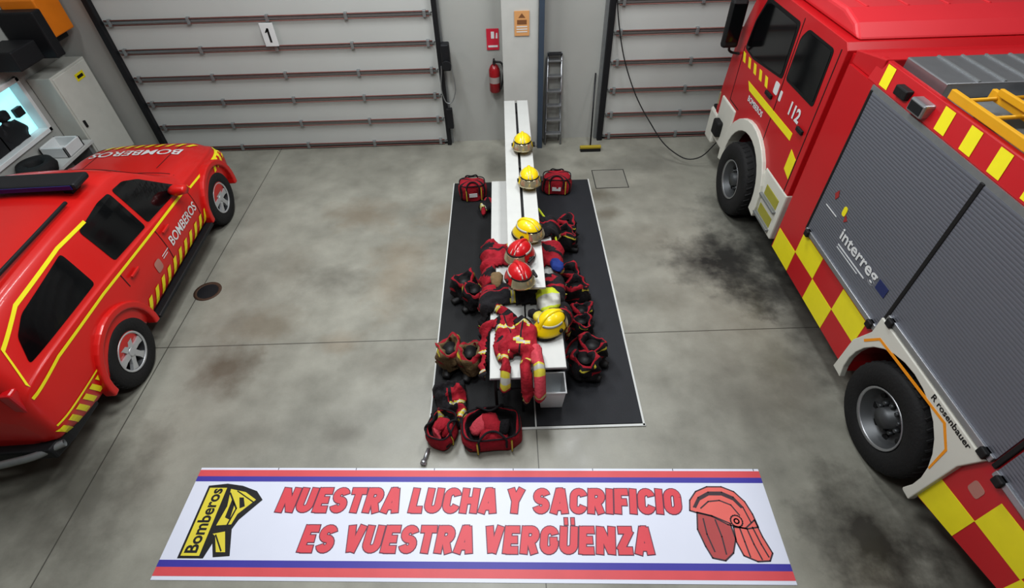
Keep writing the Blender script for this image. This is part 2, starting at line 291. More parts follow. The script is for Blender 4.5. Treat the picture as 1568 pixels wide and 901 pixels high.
sh=empty('wall_shelf'); box('board',(XC,-6.4),(5.8,7.5),(.72,.76),TAB,sh); boxes('supports',[((XC,-6.45),(5.85,5.9),(0,.72)),((XC,-6.45),(7.4,7.45),(0,.72))],STL,sh)
lathe('coil',[(.1,-.05),(.14,-.08),(.22,-.08),(.25,0),(.22,.08),(.14,.08),(.1,.05),(.1,-.05)],(-6.6,6.55,.85),TREAD,empty('black_tyre_coil'),'z',32)  # black tyre coil lying on the wall shelf
cr=empty('plastic_crate'); boxes('walls',[((-6.8,-6.42),(6.95,6.98),(.765,.92)),((-6.8,-6.42),(7.3,7.33),(.765,.92)),((-6.8,-6.77),(6.95,7.33),(.765,.92)),((-6.45,-6.42),(6.95,7.33),(.765,.92)),((-6.8,-6.42),(6.95,7.33),(.762,.78))],WHT,cr,.005)
t=empty('floor_hatch_cover'); x0,x1,y0,y1=1.36,1.88,6.87,7.4
boxes('frame',[((x0,x1),(y0,y0+.01),(0,.003)),((x0,x1),(y1-.01,y1),(0,.003)),((x0,x0+.01),(y0,y1),(0,.003)),((x1-.01,x1),(y0,y1),(0,.003))],DRK,t); box('lid',(x0+.015,x1-.015),(y0+.015,y1-.015),(0,.002),M('hatch_concrete',(126,125,117),.6,0,.15,5),t)
t=empty('floor_drain'); lathe('ring',[(.17,0),(.17,.006),(.14,.006),(.13,.001)],(-3.9,4.82,0),M('drain_rust',(74,54,42),.7,.3,.3,20),t,'z',32); lathe('grate',[(.13,.002),(.0,.004)],(-3.9,4.82,0),DRK,t,'z',32)
# ---------------------------------------------------------------- mat + banner
mt=empty('rubber_floor_mat'); MB=M('mat_black_rubber',(32,34,39),.7,0,.2,6,bump=.3,bscale=150); MB2=M('mat_black_rubber_worn',(23,24,26),.75,0,.3,5,bump=.3,bscale=150); WL=M('mat_edge_white',(190,192,190),.6)
box('left_panel',(-.86,.19),(2.7,7.12),(0,.012),MB2,mt); box('right_panel',(.205,1.26),(2.72,7.12),(0,.012),MB,mt)
boxes('edging',[((1.26,1.28),(2.69,7.13),(0,.014)),((-.875,-.86),(2.69,7.13),(0,.012)),((-.88,1.285),(2.685,2.71),(0,.014)),((.19,.205),(2.7,7.1),(0,.0125))],WL,mt)
bn=empty('protest_banner',(-.405,1.81,0),(0,0,math.radians(-2.05)))
BW,BH=2.615,.487
BWH=M('banner_vinyl',(208,212,226),.45,0,.03,3); BRE=M('banner_red',(202,80,86),.5); BBL=M('banner_blue',(62,56,152),.5); TXT=M('banner_text_red',(204,70,80),.5); TXO=M('banner_text_outline',(92,44,66),.5)
box('vinyl_sheet',(-BW,BW),(-BH,BH),(0,.004),BWH,bn)
flat('red_stripes',[R(-BW,BW,BH-.085,BH-.022),R(-BW,BW,-BH+.03,-BH+.1)],'z',.004,.001,BRE,bn)
flat('blue_stripes',[R(-BW,BW,BH-.135,BH-.085),R(-BW,BW,-BH+.1,-BH+.155)],'z',.004,.001,BBL,bn)
for i,(tx,yy,wd) in enumerate((('NUESTRA LUCHA Y SACRIFICIO',.18,3.6),('ES VUESTRA VERGÜENZA',-.155,3.0))):
    block_text('text_outline_%d'%i,tx,.04,yy,.222,wd,.0045,.265,.016,TXO,bn)
    block_text('text_fill_%d'%i,tx,.04,yy,.222,wd,.0062,.265,.0,TXT,bn)
flat('hems',[R(-BW+.74*k,-BW+.74*k+.006,BH-.02,BH) for k in range(1,8)],'z',.004,.001,DRK,bn)
lg=-2.2
flat('crest_black',[[(lg-.27,-.32),(lg-.05,-.32),(lg-.02,-.2),(lg+.03,-.31),(lg+.17,-.3),(lg+.1,-.08),(lg+.13,.0),(lg+.28,.18),(lg+.2,.26),(lg+.05,.31),(lg-.1,.33),(lg-.27,.31)]],'z',.005,.001,BLK,bn)
BY=M('banner_yellow',(210,196,62),.5)
flat('crest_yellow',[[(lg-.25,-.3),(lg-.09,-.3),(lg-.09,.29),(lg-.25,.29)],[(lg-.05,-.05),(lg+.08,-.04),(lg+.1,.05),(lg+.22,.18),(lg+.1,.25),(lg-.05,.28),(lg-.02,.12)],[(lg-.05,-.12),(lg+.05,-.1),(lg+.12,-.27),(lg+.04,-.27),(lg-.02,-.14)]],'z',.0062,.0006,BY,bn)
flat('crest_details',[[(lg+.0,.02),(lg+.05,.0),(lg+.04,.14),(lg+.0,.18)],[(lg+.1,.1),(lg+.14,.12),(lg+.1,.2),(lg+.06,.2)]]+stroke([(lg-.04,.24),(lg+.07,.1),(lg+.04,-.08)],.014)+stroke([(lg-.02,-.13),(lg+.08,-.26)],.012)+stroke([(lg+.02,.26),(lg+.2,.16)],.01),'z',.007,.0004,BLK,bn)
text('crest_text','Bomberos',.15,(lg-.17,0,.0075),((0,1,0),(-1,0,0)),BLK,bn,.004,.0003,width=.56)
hx=2.2; SAL=M('banner_salmon',(214,102,94),.5); BDK=M('banner_dark',(58,42,50),.5); SAL2=M('banner_salmon_shade',(168,70,70),.5)
sh_=lambda ps:[(hx+x,y) for x,y in ps]
SHELL=[(-.30,.10),(-.28,.19),(-.21,.27),(-.1,.315),(.03,.315),(.13,.27),(.2,.18),(.235,.07),(.25,-.04),(.15,-.055),(.0,-.02),(-.12,.05),(-.24,.08)]
CURT=[(.235,.02),(.26,-.12),(.30,-.25),(.26,-.31),(.16,-.315),(.06,-.27),(.03,-.16),(.04,-.04),(.14,-.05)]
VISR=[(-.24,.085),(-.12,.055),(.02,-.01),(.03,-.14),(-.02,-.25),(-.1,-.31),(-.2,-.29),(-.235,-.2),(-.27,-.06)]
flat('helmet_curtain',[sh_(CURT)],'z',.005,.0004,SAL,bn); flat('helmet_visor',[sh_(VISR)],'z',.005,.0007,SAL2,bn); flat('helmet_shell',[sh_(SHELL)],'z',.005,.001,SAL,bn)
circ=lambda cx_,cy_,r_:[(cx_+r_*math.cos(k*math.pi/8),cy_+r_*math.sin(k*math.pi/8)) for k in range(17)]
LN=[SHELL+[SHELL[0]],CURT+[CURT[0]],VISR+[VISR[0]],[(-.26,.13),(-.2,.215),(-.1,.265),(.02,.265),(.11,.22),(.17,.13),(.2,.0)],[(-.2,.12),(-.12,.18),(-.02,.19),(.07,.15),(.12,.06)],
   circ(.08,.01,.05),circ(.08,.01,.02),[(.15,-.055),(.17,-.18),(.2,-.3)],[(.09,-.05),(.1,-.16),(.11,-.28)],[(.2,-.04),(.23,-.18),(.26,-.28)],[(-.2,.03),(-.2,-.1),(-.17,-.24)],[(-.1,.02),(-.08,-.12),(-.08,-.26)]]
flat('helmet_lines',[q for L_ in LN for q in stroke(sh_(L_),.012)],'z',.0062,.0005,BDK,bn)
flat('helmet_comb_strip',[sh_([(-.26,.13),(-.2,.215),(-.1,.265),(.02,.265),(.11,.22),(.17,.13),(.15,.12),(.1,.19),(.01,.235),(-.1,.235),(-.19,.19),(-.24,.12)])],'z',.006,.0006,BDK,bn)  # dark printed strip between comb and shell
# ---------------------------------------------------------------- tables & bench
def table(x0,x1,y0,y1):
    t=empty('trestle_table'); box('top',(x0,x1),(y0,y1),(.72,.75),TAB,t,.006); box('edge_band',(x0-.002,x1+.002),(y0-.002,y1+.002),(.725,.737),STL,t)
    ys=(y0+.5 if x0>0 else y0+.12,(y0+y1)/2+.15,y1-.1)
    cyls('legs',[((x,y,.014),(x,y,.72),.015) for x in (x0+.04,x1-.04) for y in ys],DRK,t,10); cyls('braces',[((x0+.04,y,.4),(x1-.04,y,.4),.011) for y in ys]+[((x,ys[0],.4),(x,y1-.1,.4),.011) for x in (x0+.04,x1-.04)],DRK,t,8); return t
table(-.225,.12,2.78,6.0); table(.135,.48,2.88,5.05)
BZ=1.08
b=empty('slatted_bench'); boxes('planks',[((-.03,.135),(3.6,7.7),(BZ-.03,BZ)),((.165,.33),(3.6,7.7),(BZ-.03,BZ))],TAB,b,.006); box('centre_rail',(.13,.17),(3.62,7.68),(BZ-.05,BZ-.03),DRK,b)
cyls('legs',[((.04,y,.752),(.0,y,BZ-.04),.014) for y in (3.8,5.8)]+[((.26,3.8,.752),(.3,3.8,BZ-.04),.014)]+[((x,7.35,0),(x,7.35,BZ-.04),.018) for x in (.0,.3)],DRK,b,10)
boxes('cross_bars',[((-.02,.32),(y-.02,y+.02),(BZ-.06,BZ-.03)) for y in (3.8,5.8,7.35)],DRK,b)
# ---------------------------------------------------------------- helmets
def helmet(loc,yaw,mat,tilt=0,roll=0):
    e=empty('firefighter_helmet',loc,(tilt,roll,yaw)); n=32; rows=14; v=[];f=[]
    def shell(ph,th,k=1.):
        x=.122*math.sin(ph)*math.cos(th); y=.15*math.sin(ph)*math.sin(th); z=.135*math.cos(ph)+.06
        fl=max(0,(math.degrees(ph)-72)/30)**1.5; back=.5+.5*math.sin(th)
        x*=1+.22*fl*(.6+.4*back); y*=1+fl*(.12+.22*back); z-=fl*.02*back
        return Vector((x*k,y*k,(z-.06)*k+.06))
    for j in range(rows+1):
        ph=math.radians(2+j*(102/rows))
        for i in range(n): v.append(shell(ph,2*math.pi*i/n))
    for j in range(rows):
        for i in range(n): f.append((j*n+i,j*n+(i+1)%n,(j+1)*n+(i+1)%n,(j+1)*n+i))
    f.append(tuple(range(n)))
    s=mk('shell',v,f,mat,e,smooth=True); so=s.modifiers.new('s','SOLIDIFY'); so.thickness=.006
    v=[];f=[]; m=18
    for i in range(m+1):
        a=math.radians(-68+i*(150/m)); ph=abs(a); th=math.pi/2 if a>0 else -math.pi/2
        h_=.014*math.sin(math.pi*i/m)**.5
        for dx,k in ((-.02,1.0),(-.012,1+h_*8),(.012,1+h_*8),(.02,1.0)):
            p=shell(ph,th,k); v.append((dx,p.y,p.z))
    for i in range(m):
        for q in range(3): f.append((i*4+q,i*4+q+1,i*4+4+q+1,i*4+4+q))
    mk('crest',v,f,mat,e,smooth=True)
    def patch(nm,p0,p1,t0,t1,k,mt,r=6,cc=16):
        v=[];f=[]
        for j in range(r+1):
            for i in range(cc+1): v.append(shell(math.radians(p0+(p1-p0)*j/r),math.radians(t0+(t1-t0)*i/cc),k))
        for j in range(r):
            for i in range(cc): f.append((j*(cc+1)+i,j*(cc+1)+i+1,(j+1)*(cc+1)+i+1,(j+1)*(cc+1)+i))
        o=mk(nm,v,f,mt,e,smooth=True,fix=False); so=o.modifiers.new('s','SOLIDIFY'); so.thickness=.003; so.offset=0; return o
    patch('visor',66,104,-150,-30,1.07,VIS); patch('visor_trim',62,68,-155,-25,1.08,BLK)
    patch('front_plate',38,60,-105,-75,1.03,REF); patch('side_band_l',60,70,-20,75,1.02,REF,2); patch('side_band_r',60,70,105,200,1.02,REF,2)
    patch('neck_cape',96,112,20,160,.98,FABD)
    cyls('side_lamp_mounts',[((sx*.118,-.01,.05),(sx*.145,-.01,.05),.022) for sx in (-1,1)],BLK,e,12); box('torch',(.135,.16),(-.07,.03),(.04,.065),BLK,e,.005)
    return e
helmet((.20,6.2,BZ+.045),.0,HY); helmet((.25,5.36,BZ+.045),.05,HY); helmet((.2,4.36,BZ+.045),.9,HY); helmet((.09,4.0,BZ+.045),-.6,HR); helmet((.08,3.66,BZ+.045),.35,HR)
helmet((.37,3.34,.80),2.2,HY)
# ---------------------------------------------------------------- turnout gear: garments draped over a support
TX0,TX1,TY0,TY1,TZ=-.225,.48,2.8,6.0,.755
def sup_table(lift=0.):
    def f_(p):
        ox=max(TX0-p.x,p.x-TX1,0); oy=max(TY0-p.y,0)
        if ox==0 and oy==0: return Vector((p.x,p.y,TZ+lift)),Vector((0,0,1))
        if ox>=oy:
            s=-1 if p.x<TX0 else 1; e=TX0 if s<0 else TX1; t=min(ox/.06,1); n=Vector((s*t,0,1-t*.9)).normalized()
            z=TZ-ox; ext=.012+.1*ox+lift*t
            if z<.05: ext+=(.05-z); z=.05
            return Vector((e+s*ext,p.y,z+lift*(1-t))),n
        t=min(oy/.06,1); n=Vector((0,-t,1-t*.9)).normalized(); z=TZ-oy; ext=.012+.1*oy+lift*t
        if z<.05: ext+=(.05-z); z=.05
        return Vector((p.x,TY0-ext,z+lift*(1-t))),n
    return f_
def sup_floor(z): return lambda p:(Vector((p.x,p.y,z)),Vector((0,0,1)))
def garment(name,center,yaw,arms,sup,mats,seed,tw=.22,tl=.32,wr=.035,ar=.072,puffm=.07,bands=(-.22,.08),res=.014,ragged=.05):
    cs,sn=math.cos(yaw),math.sin(yaw)
    segs=[]
    for a in arms:
        tot=sum((Vector(a[i+1])-Vector(a[i])).length for i in range(len(a)-1)); acc=0
        for i in range(len(a)-1):
            l_=(Vector(a[i+1])-Vector(a[i])).length; segs.append((Vector(a[i]),Vector(a[i+1]),acc/tot,(acc+l_)/tot,tot)); acc+=l_
    xs=[-tw,tw]+[q[0] for a in arms for q in a]; ys=[-tl,tl]+[q[1] for a in arms for q in a]
    x0,x1,y0,y1=min(xs)-.1,max(xs)+.1,min(ys)-.1,max(ys)+.1
    nx=int((x1-x0)/res)+1; ny=int((y1-y0)/res)+1; idx={}; v=[]; info=[]
    for j in range(ny):
        for i in range(nx):
            p=Vector((x0+i*res,y0+j*res)); nz=noise.noise(Vector((p.x*5,p.y*5,seed*3.7)))*ragged
            tww=tw*(1+.12*(-p.y/tl)); q=Vector((abs(p.x)-tww+.05,abs(p.y)-tl+.05)); dt=-(Vector((max(q.x,0),max(q.y,0))).length+min(max(q.x,q.y),0)-.05)+nz
            best=dt; kind=('t',p.y+nz)
            for A,B,u0,u1,tot in segs:
                ab=B-A; h=max(0,min(1,(p-A).dot(ab)/ab.length_squared)); u=u0+(u1-u0)*h; d=ar*(1-.2*u)-(p-A-ab*h).length+nz*.4
                if d>best: best=d; kind=('a',u*tot,tot)
            if best>0:
                pf=min(puffm,.05*math.sqrt(best/.05)+.3*max(best-.05,0))
                r1=1-abs(noise.noise(Vector((p.x*6,p.y*6,seed)))*2); r2=1-abs(noise.noise(Vector((p.x*13+4,p.y*11,seed*2)))*2)
                w_=p.x*cs-p.y*sn+center[0]; z_=p.x*sn+p.y*cs+center[1]
                lat=noise.noise_vector(Vector((p.x*5,p.y*5,seed+9)))*.03
                base,n=sup(Vector((w_+lat.x,z_+lat.y)))
                edge=min(1,best/.04)
                v.append(base+n*(.008+pf*.8+edge*wr*(max(r1,0)**2*.9+max(r2,0)**2*.5))); idx[(i,j)]=len(v)-1; info.append((kind,p,best))
    f=[];mi=[]
    for j in range(ny-1):
        for i in range(nx-1):
            ks=[(i,j),(i+1,j),(i+1,j+1),(i,j+1)]
            if all(k in idx for k in ks):
                fr=[idx[k] for k in ks]; f.append(tuple(fr)); kind,p,bd_=info[fr[0]]; m_=0
                if kind[0]=='t':
                    for bb in bands:
                        d=abs(kind[1]-bb)
                        if d<.009: m_=3
                        elif d<.022: m_=1
                    if p.y>tl-.1 and abs(p.x)<.1: m_=2
                    if abs(p.x)<.012 and m_==0: m_=2
                    if p.y>tl-.13 and abs(p.x)>.1 and m_==0: m_=2
                    if noise.noise(Vector((p.x*4,p.y*4,seed+20)))>.25: m_=2
                else:
                    for bb in (.55*kind[2],kind[2]-.05):
                        d=abs(kind[1]-bb)
                        if d<.009: m_=3
                        elif d<.022: m_=1
                    if kind[1]>kind[2]-.015: m_=2
                mi.append(m_)
    e=empty(name); o=mk('shell_fabric',v,f,mats,e,mi=mi,smooth=True)
    if sum(p.normal.z for p in o.data.polygons)<0: o.data.flip_normals()
    s=o.modifiers.new('smooth','SMOOTH'); s.factor=.5; s.iterations=2
    s=o.modifiers.new('solid','SOLIDIFY'); s.thickness=.012; s.offset=-1
    return e
GM=[FAB,REFY,FABD,REF]; GB=[FABD,REFY,FAB,REF]; GP=[FABP,REFY,FAB,REF]
T0=sup_table()
garment('turnout_jacket',(-.05,3.24),.25,[[(-.1,.2),(-.24,.1),(-.34,-.12),(-.36,-.3)],[(.05,.28),(.0,.42)]],T0,GM,1,tw=.14,tl=.3,wr=.055,ragged=.09)
garment('turnout_jacket',(.08,3.2),-.12,[[(.06,.1),(.1,-.1),(.08,-.3),(.1,-.66)],[(-.06,.0),(-.14,-.2),(-.12,-.5)]],sup_table(.05),GM,21,tw=.1,tl=.22,wr=.06,ragged=.09,bands=(-.1,.12))
garment('turnout_jacket',(.2,2.9),.05,[[(.0,.12),(.01,-.1),(.0,-.28)]],sup_table(.08),GP,22,tw=.05,tl=.1,wr=.04,ar=.07,bands=())
garment('turnout_jacket',(.09,4.45),1.45,[[(.14,-.3),(.2,-.5),(.12,-.75)],[(.16,.3),(.24,.5),(.2,.72)],[(-.15,.2),(-.2,.4),(-.16,.66)]],T0,GM,2,tw=.2,tl=.5,wr=.05)
garment('turnout_jacket',(.1,3.82),1.7,[[(.14,-.3),(.2,-.5),(.14,-.7)],[(.1,.3),(.12,.5),(.1,.8)],[(-.12,.3),(-.16,.5),(-.2,.78)]],T0,GB,5,tw=.16,tl=.48,wr=.05)
garment('turnout_jacket',(.5,4.95),-1.5,[[(.12,.1),(.2,.25),(.22,.42)],[(-.14,.1),(-.22,.25),(-.2,.4)]],T0,GB,7,tw=.18,tl=.26,wr=.05)
garment('turnout_jacket',(.5,3.5),-1.6,[[(-.12,.05),(-.14,.25),(-.1,.4)]],T0,GB,8,tw=.13,tl=.14,wr=.05)
garment('turnout_trousers',(-.3,4.15),1.6,[[(.08,.1),(.1,.35),(.1,.42)],[(-.1,.1),(-.12,.3),(-.12,.4)]],T0,GM,9,tw=.15,tl=.16,wr=.05)
garment('turnout_trousers',(-.66,3.0),.15,[[(.09,-.1),(.12,-.22),(.08,-.3)],[(-.1,-.1),(-.12,-.22),(-.14,-.32)]],sup_floor(.06),GM,11,tw=.17,tl=.2,wr=.1,puffm=.14,ragged=.08,bands=(-.1,))
garment('turnout_jacket',(-.28,6.4),.6,[[(.1,.05),(.18,-.1)],[(-.1,.05),(-.2,-.1)]],sup_floor(.05),GB,13,tw=.1,tl=.12,wr=.08,puffm=.14)
def bundle(name,loc,r,mats,mi=None,seed=0,yaw=0):
    e=empty(name,loc,(0,0,yaw)); loft('cloth',[(0,-r,.01),(0,-r*.6,r*.3),(0,0,r*.4),(0,r*.6,r*.3),(0,r,.01)],[(r*.3,r*.15),(r*.6,r*.33),(r*.7,r*.42),(r*.6,r*.33),(r*.3,r*.15)],mats,e,mi=mi,n=24,cr=r*.2,seed=seed,sub=6,pw=.85); return e
bundle('flash_hood',(.36,3.66,.79),.17,[LIME,REF],[0,1,0,0],2,.2); bundle('work_glove',(.5,4.2,.8),.1,[BLU],None,4); bundle('work_glove',(.24,3.42,.84),.1,[FABD,REFY],[0,1,0,0],5,.7)
bundle('leather_glove_pair',(-.16,3.98,.82),.1,[TAN],None,7)
tube('lime_strap',[(.36,5.3,.78),(.42,5.1,.8),(.5,4.9,.79),(.56,4.7,.6),(.57,4.6,.4)],.014,LIME)
def boots_pants(loc,yaw,seed,mo=FABD,mr=FAB,s=1.):
    rnd_=random.Random(seed)
    e=empty('bunker_pants_with_boots',loc,(0,0,yaw),s)
    for k,sx in enumerate((-.095,.095)):
        dy=rnd_.uniform(-.04,.04)
        loft('boot_shaft_%d'%k,[(sx,dy,.03),(sx,dy,.14),(sx,dy,.22),(sx,dy,.27)],[(.055,.065),(.06,.07),(.062,.072),(.064,.074)],BLK,e,n=18)
        loft('boot_foot_%d'%k,[(sx,.09+dy,.045),(sx,dy,.05),(sx,-.1+dy,.045),(sx,-.18+dy,.035)],[(.04,.04),(.055,.05),(.055,.045),(.035,.03)],[BLK],e,n=16)
        v=[];f=[];mi=[];n=34
        prof=[(.07,.24),(.075,.29),(.092,.315),(.112,.31),(.122,.28),(.126,.262),(.122,.235),(.135,.19),(.122,.15),(.14,.11),(.115,.07)]
        for j,(r,z) in enumerate(prof):
            for i in range(n):
                t=2*math.pi*i/n; w=1+.09*math.sin(4*t+seed+j*.6+k)+.06*math.sin(7*t+seed*2-j); v.append((sx*1.12+r*.9*w*math.cos(t),dy+r*1.12*w*math.sin(t),z*(1+.14*math.sin(2*t+seed+k))))
        for j in range(len(prof)-1):
            for i in range(n): f.append((j*n+i,j*n+(i+1)%n,(j+1)*n+(i+1)%n,(j+1)*n+i)); mi.append([0,0,1,1 if (i+seed)%n<20 else 0,2 if i%17<7 else 0,0,0,1 if (i*3+seed)%n<14 else 0,0,0][j])
        o=mk('trouser_cuff_%d'%k,v,f,[mo,mr,REFY],e,mi=mi,smooth=True); crumple(o,.022,14,seed+k)
    tube('suspender_a',[(-.12,.1,.3),(-.14,.17,.2),(-.08,.2,.1),(.02,.22,.03)],.012,mr,e); tube('suspender_b',[(.12,.1,.3),(.16,.15,.2),(.12,.21,.1),(.05,.22,.04)],.012,mr,e)
    return e
for i,(x,y,a,s,mo) in enumerate([(.74,5.52,1.2,1.05,FABD),(.76,4.5,1.9,1.15,FABD),(.77,3.98,1.3,.9,FABD),(.76,3.42,1.1,1.1,FABD),(-.52,4.47,-.9,1.1,FABD),(-.58,3.45,-.3,1.15,TAN)]): boots_pants((x,y,.012),a,i+1,mo,FAB,s)
def duffel(loc,yaw,sx,sy,hz,seed,open_=False):
    e=empty('gear_bag',loc,(0,0,yaw)); n=40
    prof=[(.9,.0),(1.0,.06),(1.05,.25),(1.05,.55),(1.0,.8),(.93,1.0)]
    if open_: prof+=[(.86,1.0),(.82,.75),(.8,.35),(.5,.3),(.02,.32)]
    else: prof+=[(.75,1.08),(.4,1.12),(.02,1.1)]
    v=[];f=[];mi=[]
    def rr(t):
        c,s=math.cos(t),math.sin(t); return math.copysign(abs(c)**.6,c),math.copysign(abs(s)**.6,s)
    for k,z in prof:
        for i in range(n):
            a,b=rr(2*math.pi*i/n); v.append((a*sx*k,b*sy*k,z*hz))
    for j in range(len(prof)-1):
        for i in range(n):
            g=0
            if j in(0,): g=1
            if open_ and j>5: g=1
            if not open_ and (i%20) in (3,4,15,16) : g=1
            if j==2 and open_ and i%20 in (4,5,6): g=1
            f.append((j*n+i,j*n+(i+1)%n,(j+1)*n+(i+1)%n,(j+1)*n+i)); mi.append(g)
    o=mk('shell',v,f,[FAB,FABD],e,mi=mi,smooth=True); crumple(o,.03,6,seed); crumple(o,.012,16,seed+3)
    for q in o.data.vertices: q.co.z=max(q.co.z,0.0)
    o.modifiers.new('ss','SUBSURF').levels=1
    for k,yy in enumerate((-1,1)): tube('handle_%d'%k,[(-sx*.45,yy*sy*1.08,hz*.5),(-sx*.4,yy*sy*.95,hz*1.1),(0,yy*sy*.6,hz*1.2),(sx*.4,yy*sy*.95,hz*1.1),(sx*.45,yy*sy*1.08,hz*.5)],.011,FABD,e)
    for k,xx in enumerate((-.5,.62)): tube('reflective_piping_%d'%k,[(xx*sx,-sy*1.08,.03),(xx*sx,-sy*1.12,hz*.5),(xx*sx,-sy*1.04,hz*.95)],.008,REFY,e)
    tube('rim_piping',[(sx*.95*rr(t)[0],sy*.95*rr(t)[1],hz*1.02) for t in [2*math.pi*i/16 for i in range(17)]],.008,FABD,e)
    if open_:
        loft('stowed_cloth_0',[(-sx*.6,0,hz*.5),(-sx*.2,.03,hz*.85),(sx*.2,-.02,hz*.8),(sx*.6,.02,hz*.5)],[(sx*.2,.05),(sx*.34,.07),(sx*.34,.07),(sx*.16,.04)],[FABP,FABD,FAB],e,mi=[0,2,1],cr=.035,seed=seed)
        loft('stowed_cloth_1',[(-sx*.3,-sy*.5,hz*.5),(0,-sy*.45,hz*.85),(sx*.4,-sy*.4,hz*.5)],[(.05,.04),(sx*.28,.05),(.05,.04)],[FAB,REFY],e,mi=[0,0],cr=.03,seed=seed+2)
    else:
        flat('label',[R(-sx*.3,sx*.3,hz*.35,hz*.6)],'y',-sy*1.13,.004,WHT,e)
    return e
duffel((-.24,2.64,.0),.08,.29,.19,.22,1,True); duffel((-.72,2.66,.0),1.25,.17,.13,.2,5,True); duffel((-.55,6.74,.012),.1,.2,.14,.26,3); duffel((.74,6.84,.012),-.1,.22,.14,.26,4)
tc=empty('hand_torch'); cyls('body',[((-.88,2.38,.03),(-.85,2.5,.03),.018),((-.89,2.34,.03),(-.88,2.38,.03),.028)],CHR,tc,12)
b=empty('waste_bin',(.365,3.02,0.014)); v=[];f=[]
for k,(a,c,z) in enumerate([(.11,.095,0),(.135,.12,.29),(.145,.13,.29),(.145,.13,.305),(.128,.113,.305),(.105,.09,.012)]): v+=[(-a,-c,z),(a,-c,z),(a,c,z),(-a,c,z)]
for j in range(5): f+=[(j*4+i,j*4+(i+1)%4,j*4+4+(i+1)%4,j*4+4+i) for i in range(4)]
f+=[(0,1,2,3),(20,21,22,23)]; mk('bucket',v,f,M('bin_plastic',(220,224,226),.5),b,bevel=.006)
# ---------------------------------------------------------------- wheels
def wheel(name,c,R_,w,rimr,side,parent,kind):
    s=side; e=empty(name,c); e.parent=parent
    prof=[(rimr,-w*.42),(rimr+.02,-w*.5),(R_*.93,-w*.5),(R_*.985,-w*.42),(R_,-w*.3),(R_,w*.3),(R_*.985,w*.42),(R_*.93,w*.5),(rimr+.02,w*.5),(rimr,w*.42)]
    lathe('tyre',prof,(0,0,0),TREAD,e,'x',56)
    o=[]
    for k in range(36):
        t=2*math.pi*k/36
        for q in (-1,1): o.append(((q*w*.16,R_*.985*math.cos(t),R_*.985*math.sin(t)),(q*w*.38,R_*.975*math.cos(t+.06),R_*.975*math.sin(t+.06)),.018))
    cyls('tread_blocks',o,TREAD,e,6,False)
    if kind=='truck':
        lathe('rim',[(rimr+.005,s*w*.47),(rimr,s*w*.5),(rimr-.02,s*w*.45),(rimr-.05,s*w*.2),(rimr*.62,s*w*.08),(rimr*.55,s*w*.14),(rimr*.35,s*w*.16),(rimr*.33,s*w*.40),(.0,s*w*.44)],(0,0,0),None,e,'x',48,mi=[0,0,1,1,1,1,1,1],mats=[CHR,RIMD])
        cyls('wheel_nuts',[((s*w*.14,rimr*.46*math.cos(t),rimr*.46*math.sin(t)),(s*w*.28,rimr*.46*math.cos(t),rimr*.46*math.sin(t)),.018) for t in [2*math.pi*k/10 for k in range(10)]],RIMD,e,6)
        cyls('vent_holes',[((s*w*.05,rimr*.74*math.cos(t),rimr*.74*math.sin(t)),(s*w*.18,rimr*.74*math.cos(t),rimr*.74*math.sin(t)),.03) for t in [2*math.pi*(k+.5)/8 for k in range(8)]],BLK,e,12)
    else:
        lathe('rim',[(rimr+.005,s*w*.47),(rimr,s*w*.5),(rimr-.02,s*w*.46),(rimr-.025,s*w*.1),(0,s*w*.08)],(0,0,0),None,e,'x',48,mi=[0,0,1,1],mats=[RIMS,DRK])
        v=[];f=[]
        for k in range(6):
            t=2*math.pi*k/6
            for dr,hw in ((.03,.035),(rimr*.6,.03),(rimr-.015,.045)):
                for sg in (-1,1):
                    for dx in (.3,.44): v.append((s*w*dx,dr*math.cos(t)-sg*hw*math.sin(t),dr*math.sin(t)+sg*hw*math.cos(t)))
            b0=k*12
            for q in (0,4): f+=[(b0+q+1,b0+q+3,b0+q+7,b0+q+5),(b0+q,b0+q+1,b0+q+5,b0+q+4),(b0+q+2,b0+q+3,b0+q+7,b0+q+6)]
        mk('spokes',v,f,RIMS,e); cyls('hub_cap',[((s*w*.25,0,0),(s*w*.47,0,0),.055,.045)],RIMS,e,24)
    return e
# ---------------------------------------------------------------- fire truck
T=empty('fire_truck'); X0,X1=3.25,5.75
def arc(cy,cz,r,a0,a1,n=18): return [(cy+r*math.cos(math.radians(a0+(a1-a0)*i/n)),cz+r*math.sin(math.radians(a0+(a1-a0)*i/n))) for i in range(n+1)]
body=[(4.93,.38),(4.93,2.6),(.3,2.6),(.3,.8),(1.02,.59),(1.79,.36)]+[(1.82,.36)]+arc(2.42,.52,.62,195,-15)+[(3.04,.38)]
prism('body_shell',body,'x',X0,X1,RED,T,.012)
cabp=[(5.03,.95),(5.03,2.68),(5.1,2.74),(7.1,2.74),(7.22,2.66),(7.55,1.95),(7.64,1.2),(7.64,.62),(7.0,.62)]+arc(6.27,.55,.66,0,180)+[(5.6,.62),(5.6,.95)]
prism('cab_shell',cabp,'x',X0,X1,RED,T,.03,3)
RRF=M('cab_roof_lit_red',(204,52,60),.45,0,.05,2,coat=.35)  # truck red lightened: pink sheen of the lights painted into the roof colour
prism('cab_roof_cap',[(5.1,2.74),(5.25,2.86),(5.5,2.92),(6.7,2.92),(7.0,2.86),(7.15,2.74)],'x',X0+.1,X1-.1,RRF,T,.04,3)
boxes('roof_pressing_ribs',[((X0+.3+k*.4,X0+.33+k*.4),(5.5,6.7),(2.915,2.93)) for k in range(5)],RRF,T,.008)
box('cab_body_bridge',(X0+.06,X1-.06),(4.9,5.06),(.9,2.66),RED,T)
BF=M('window_rubber',(16,16,17),.5)
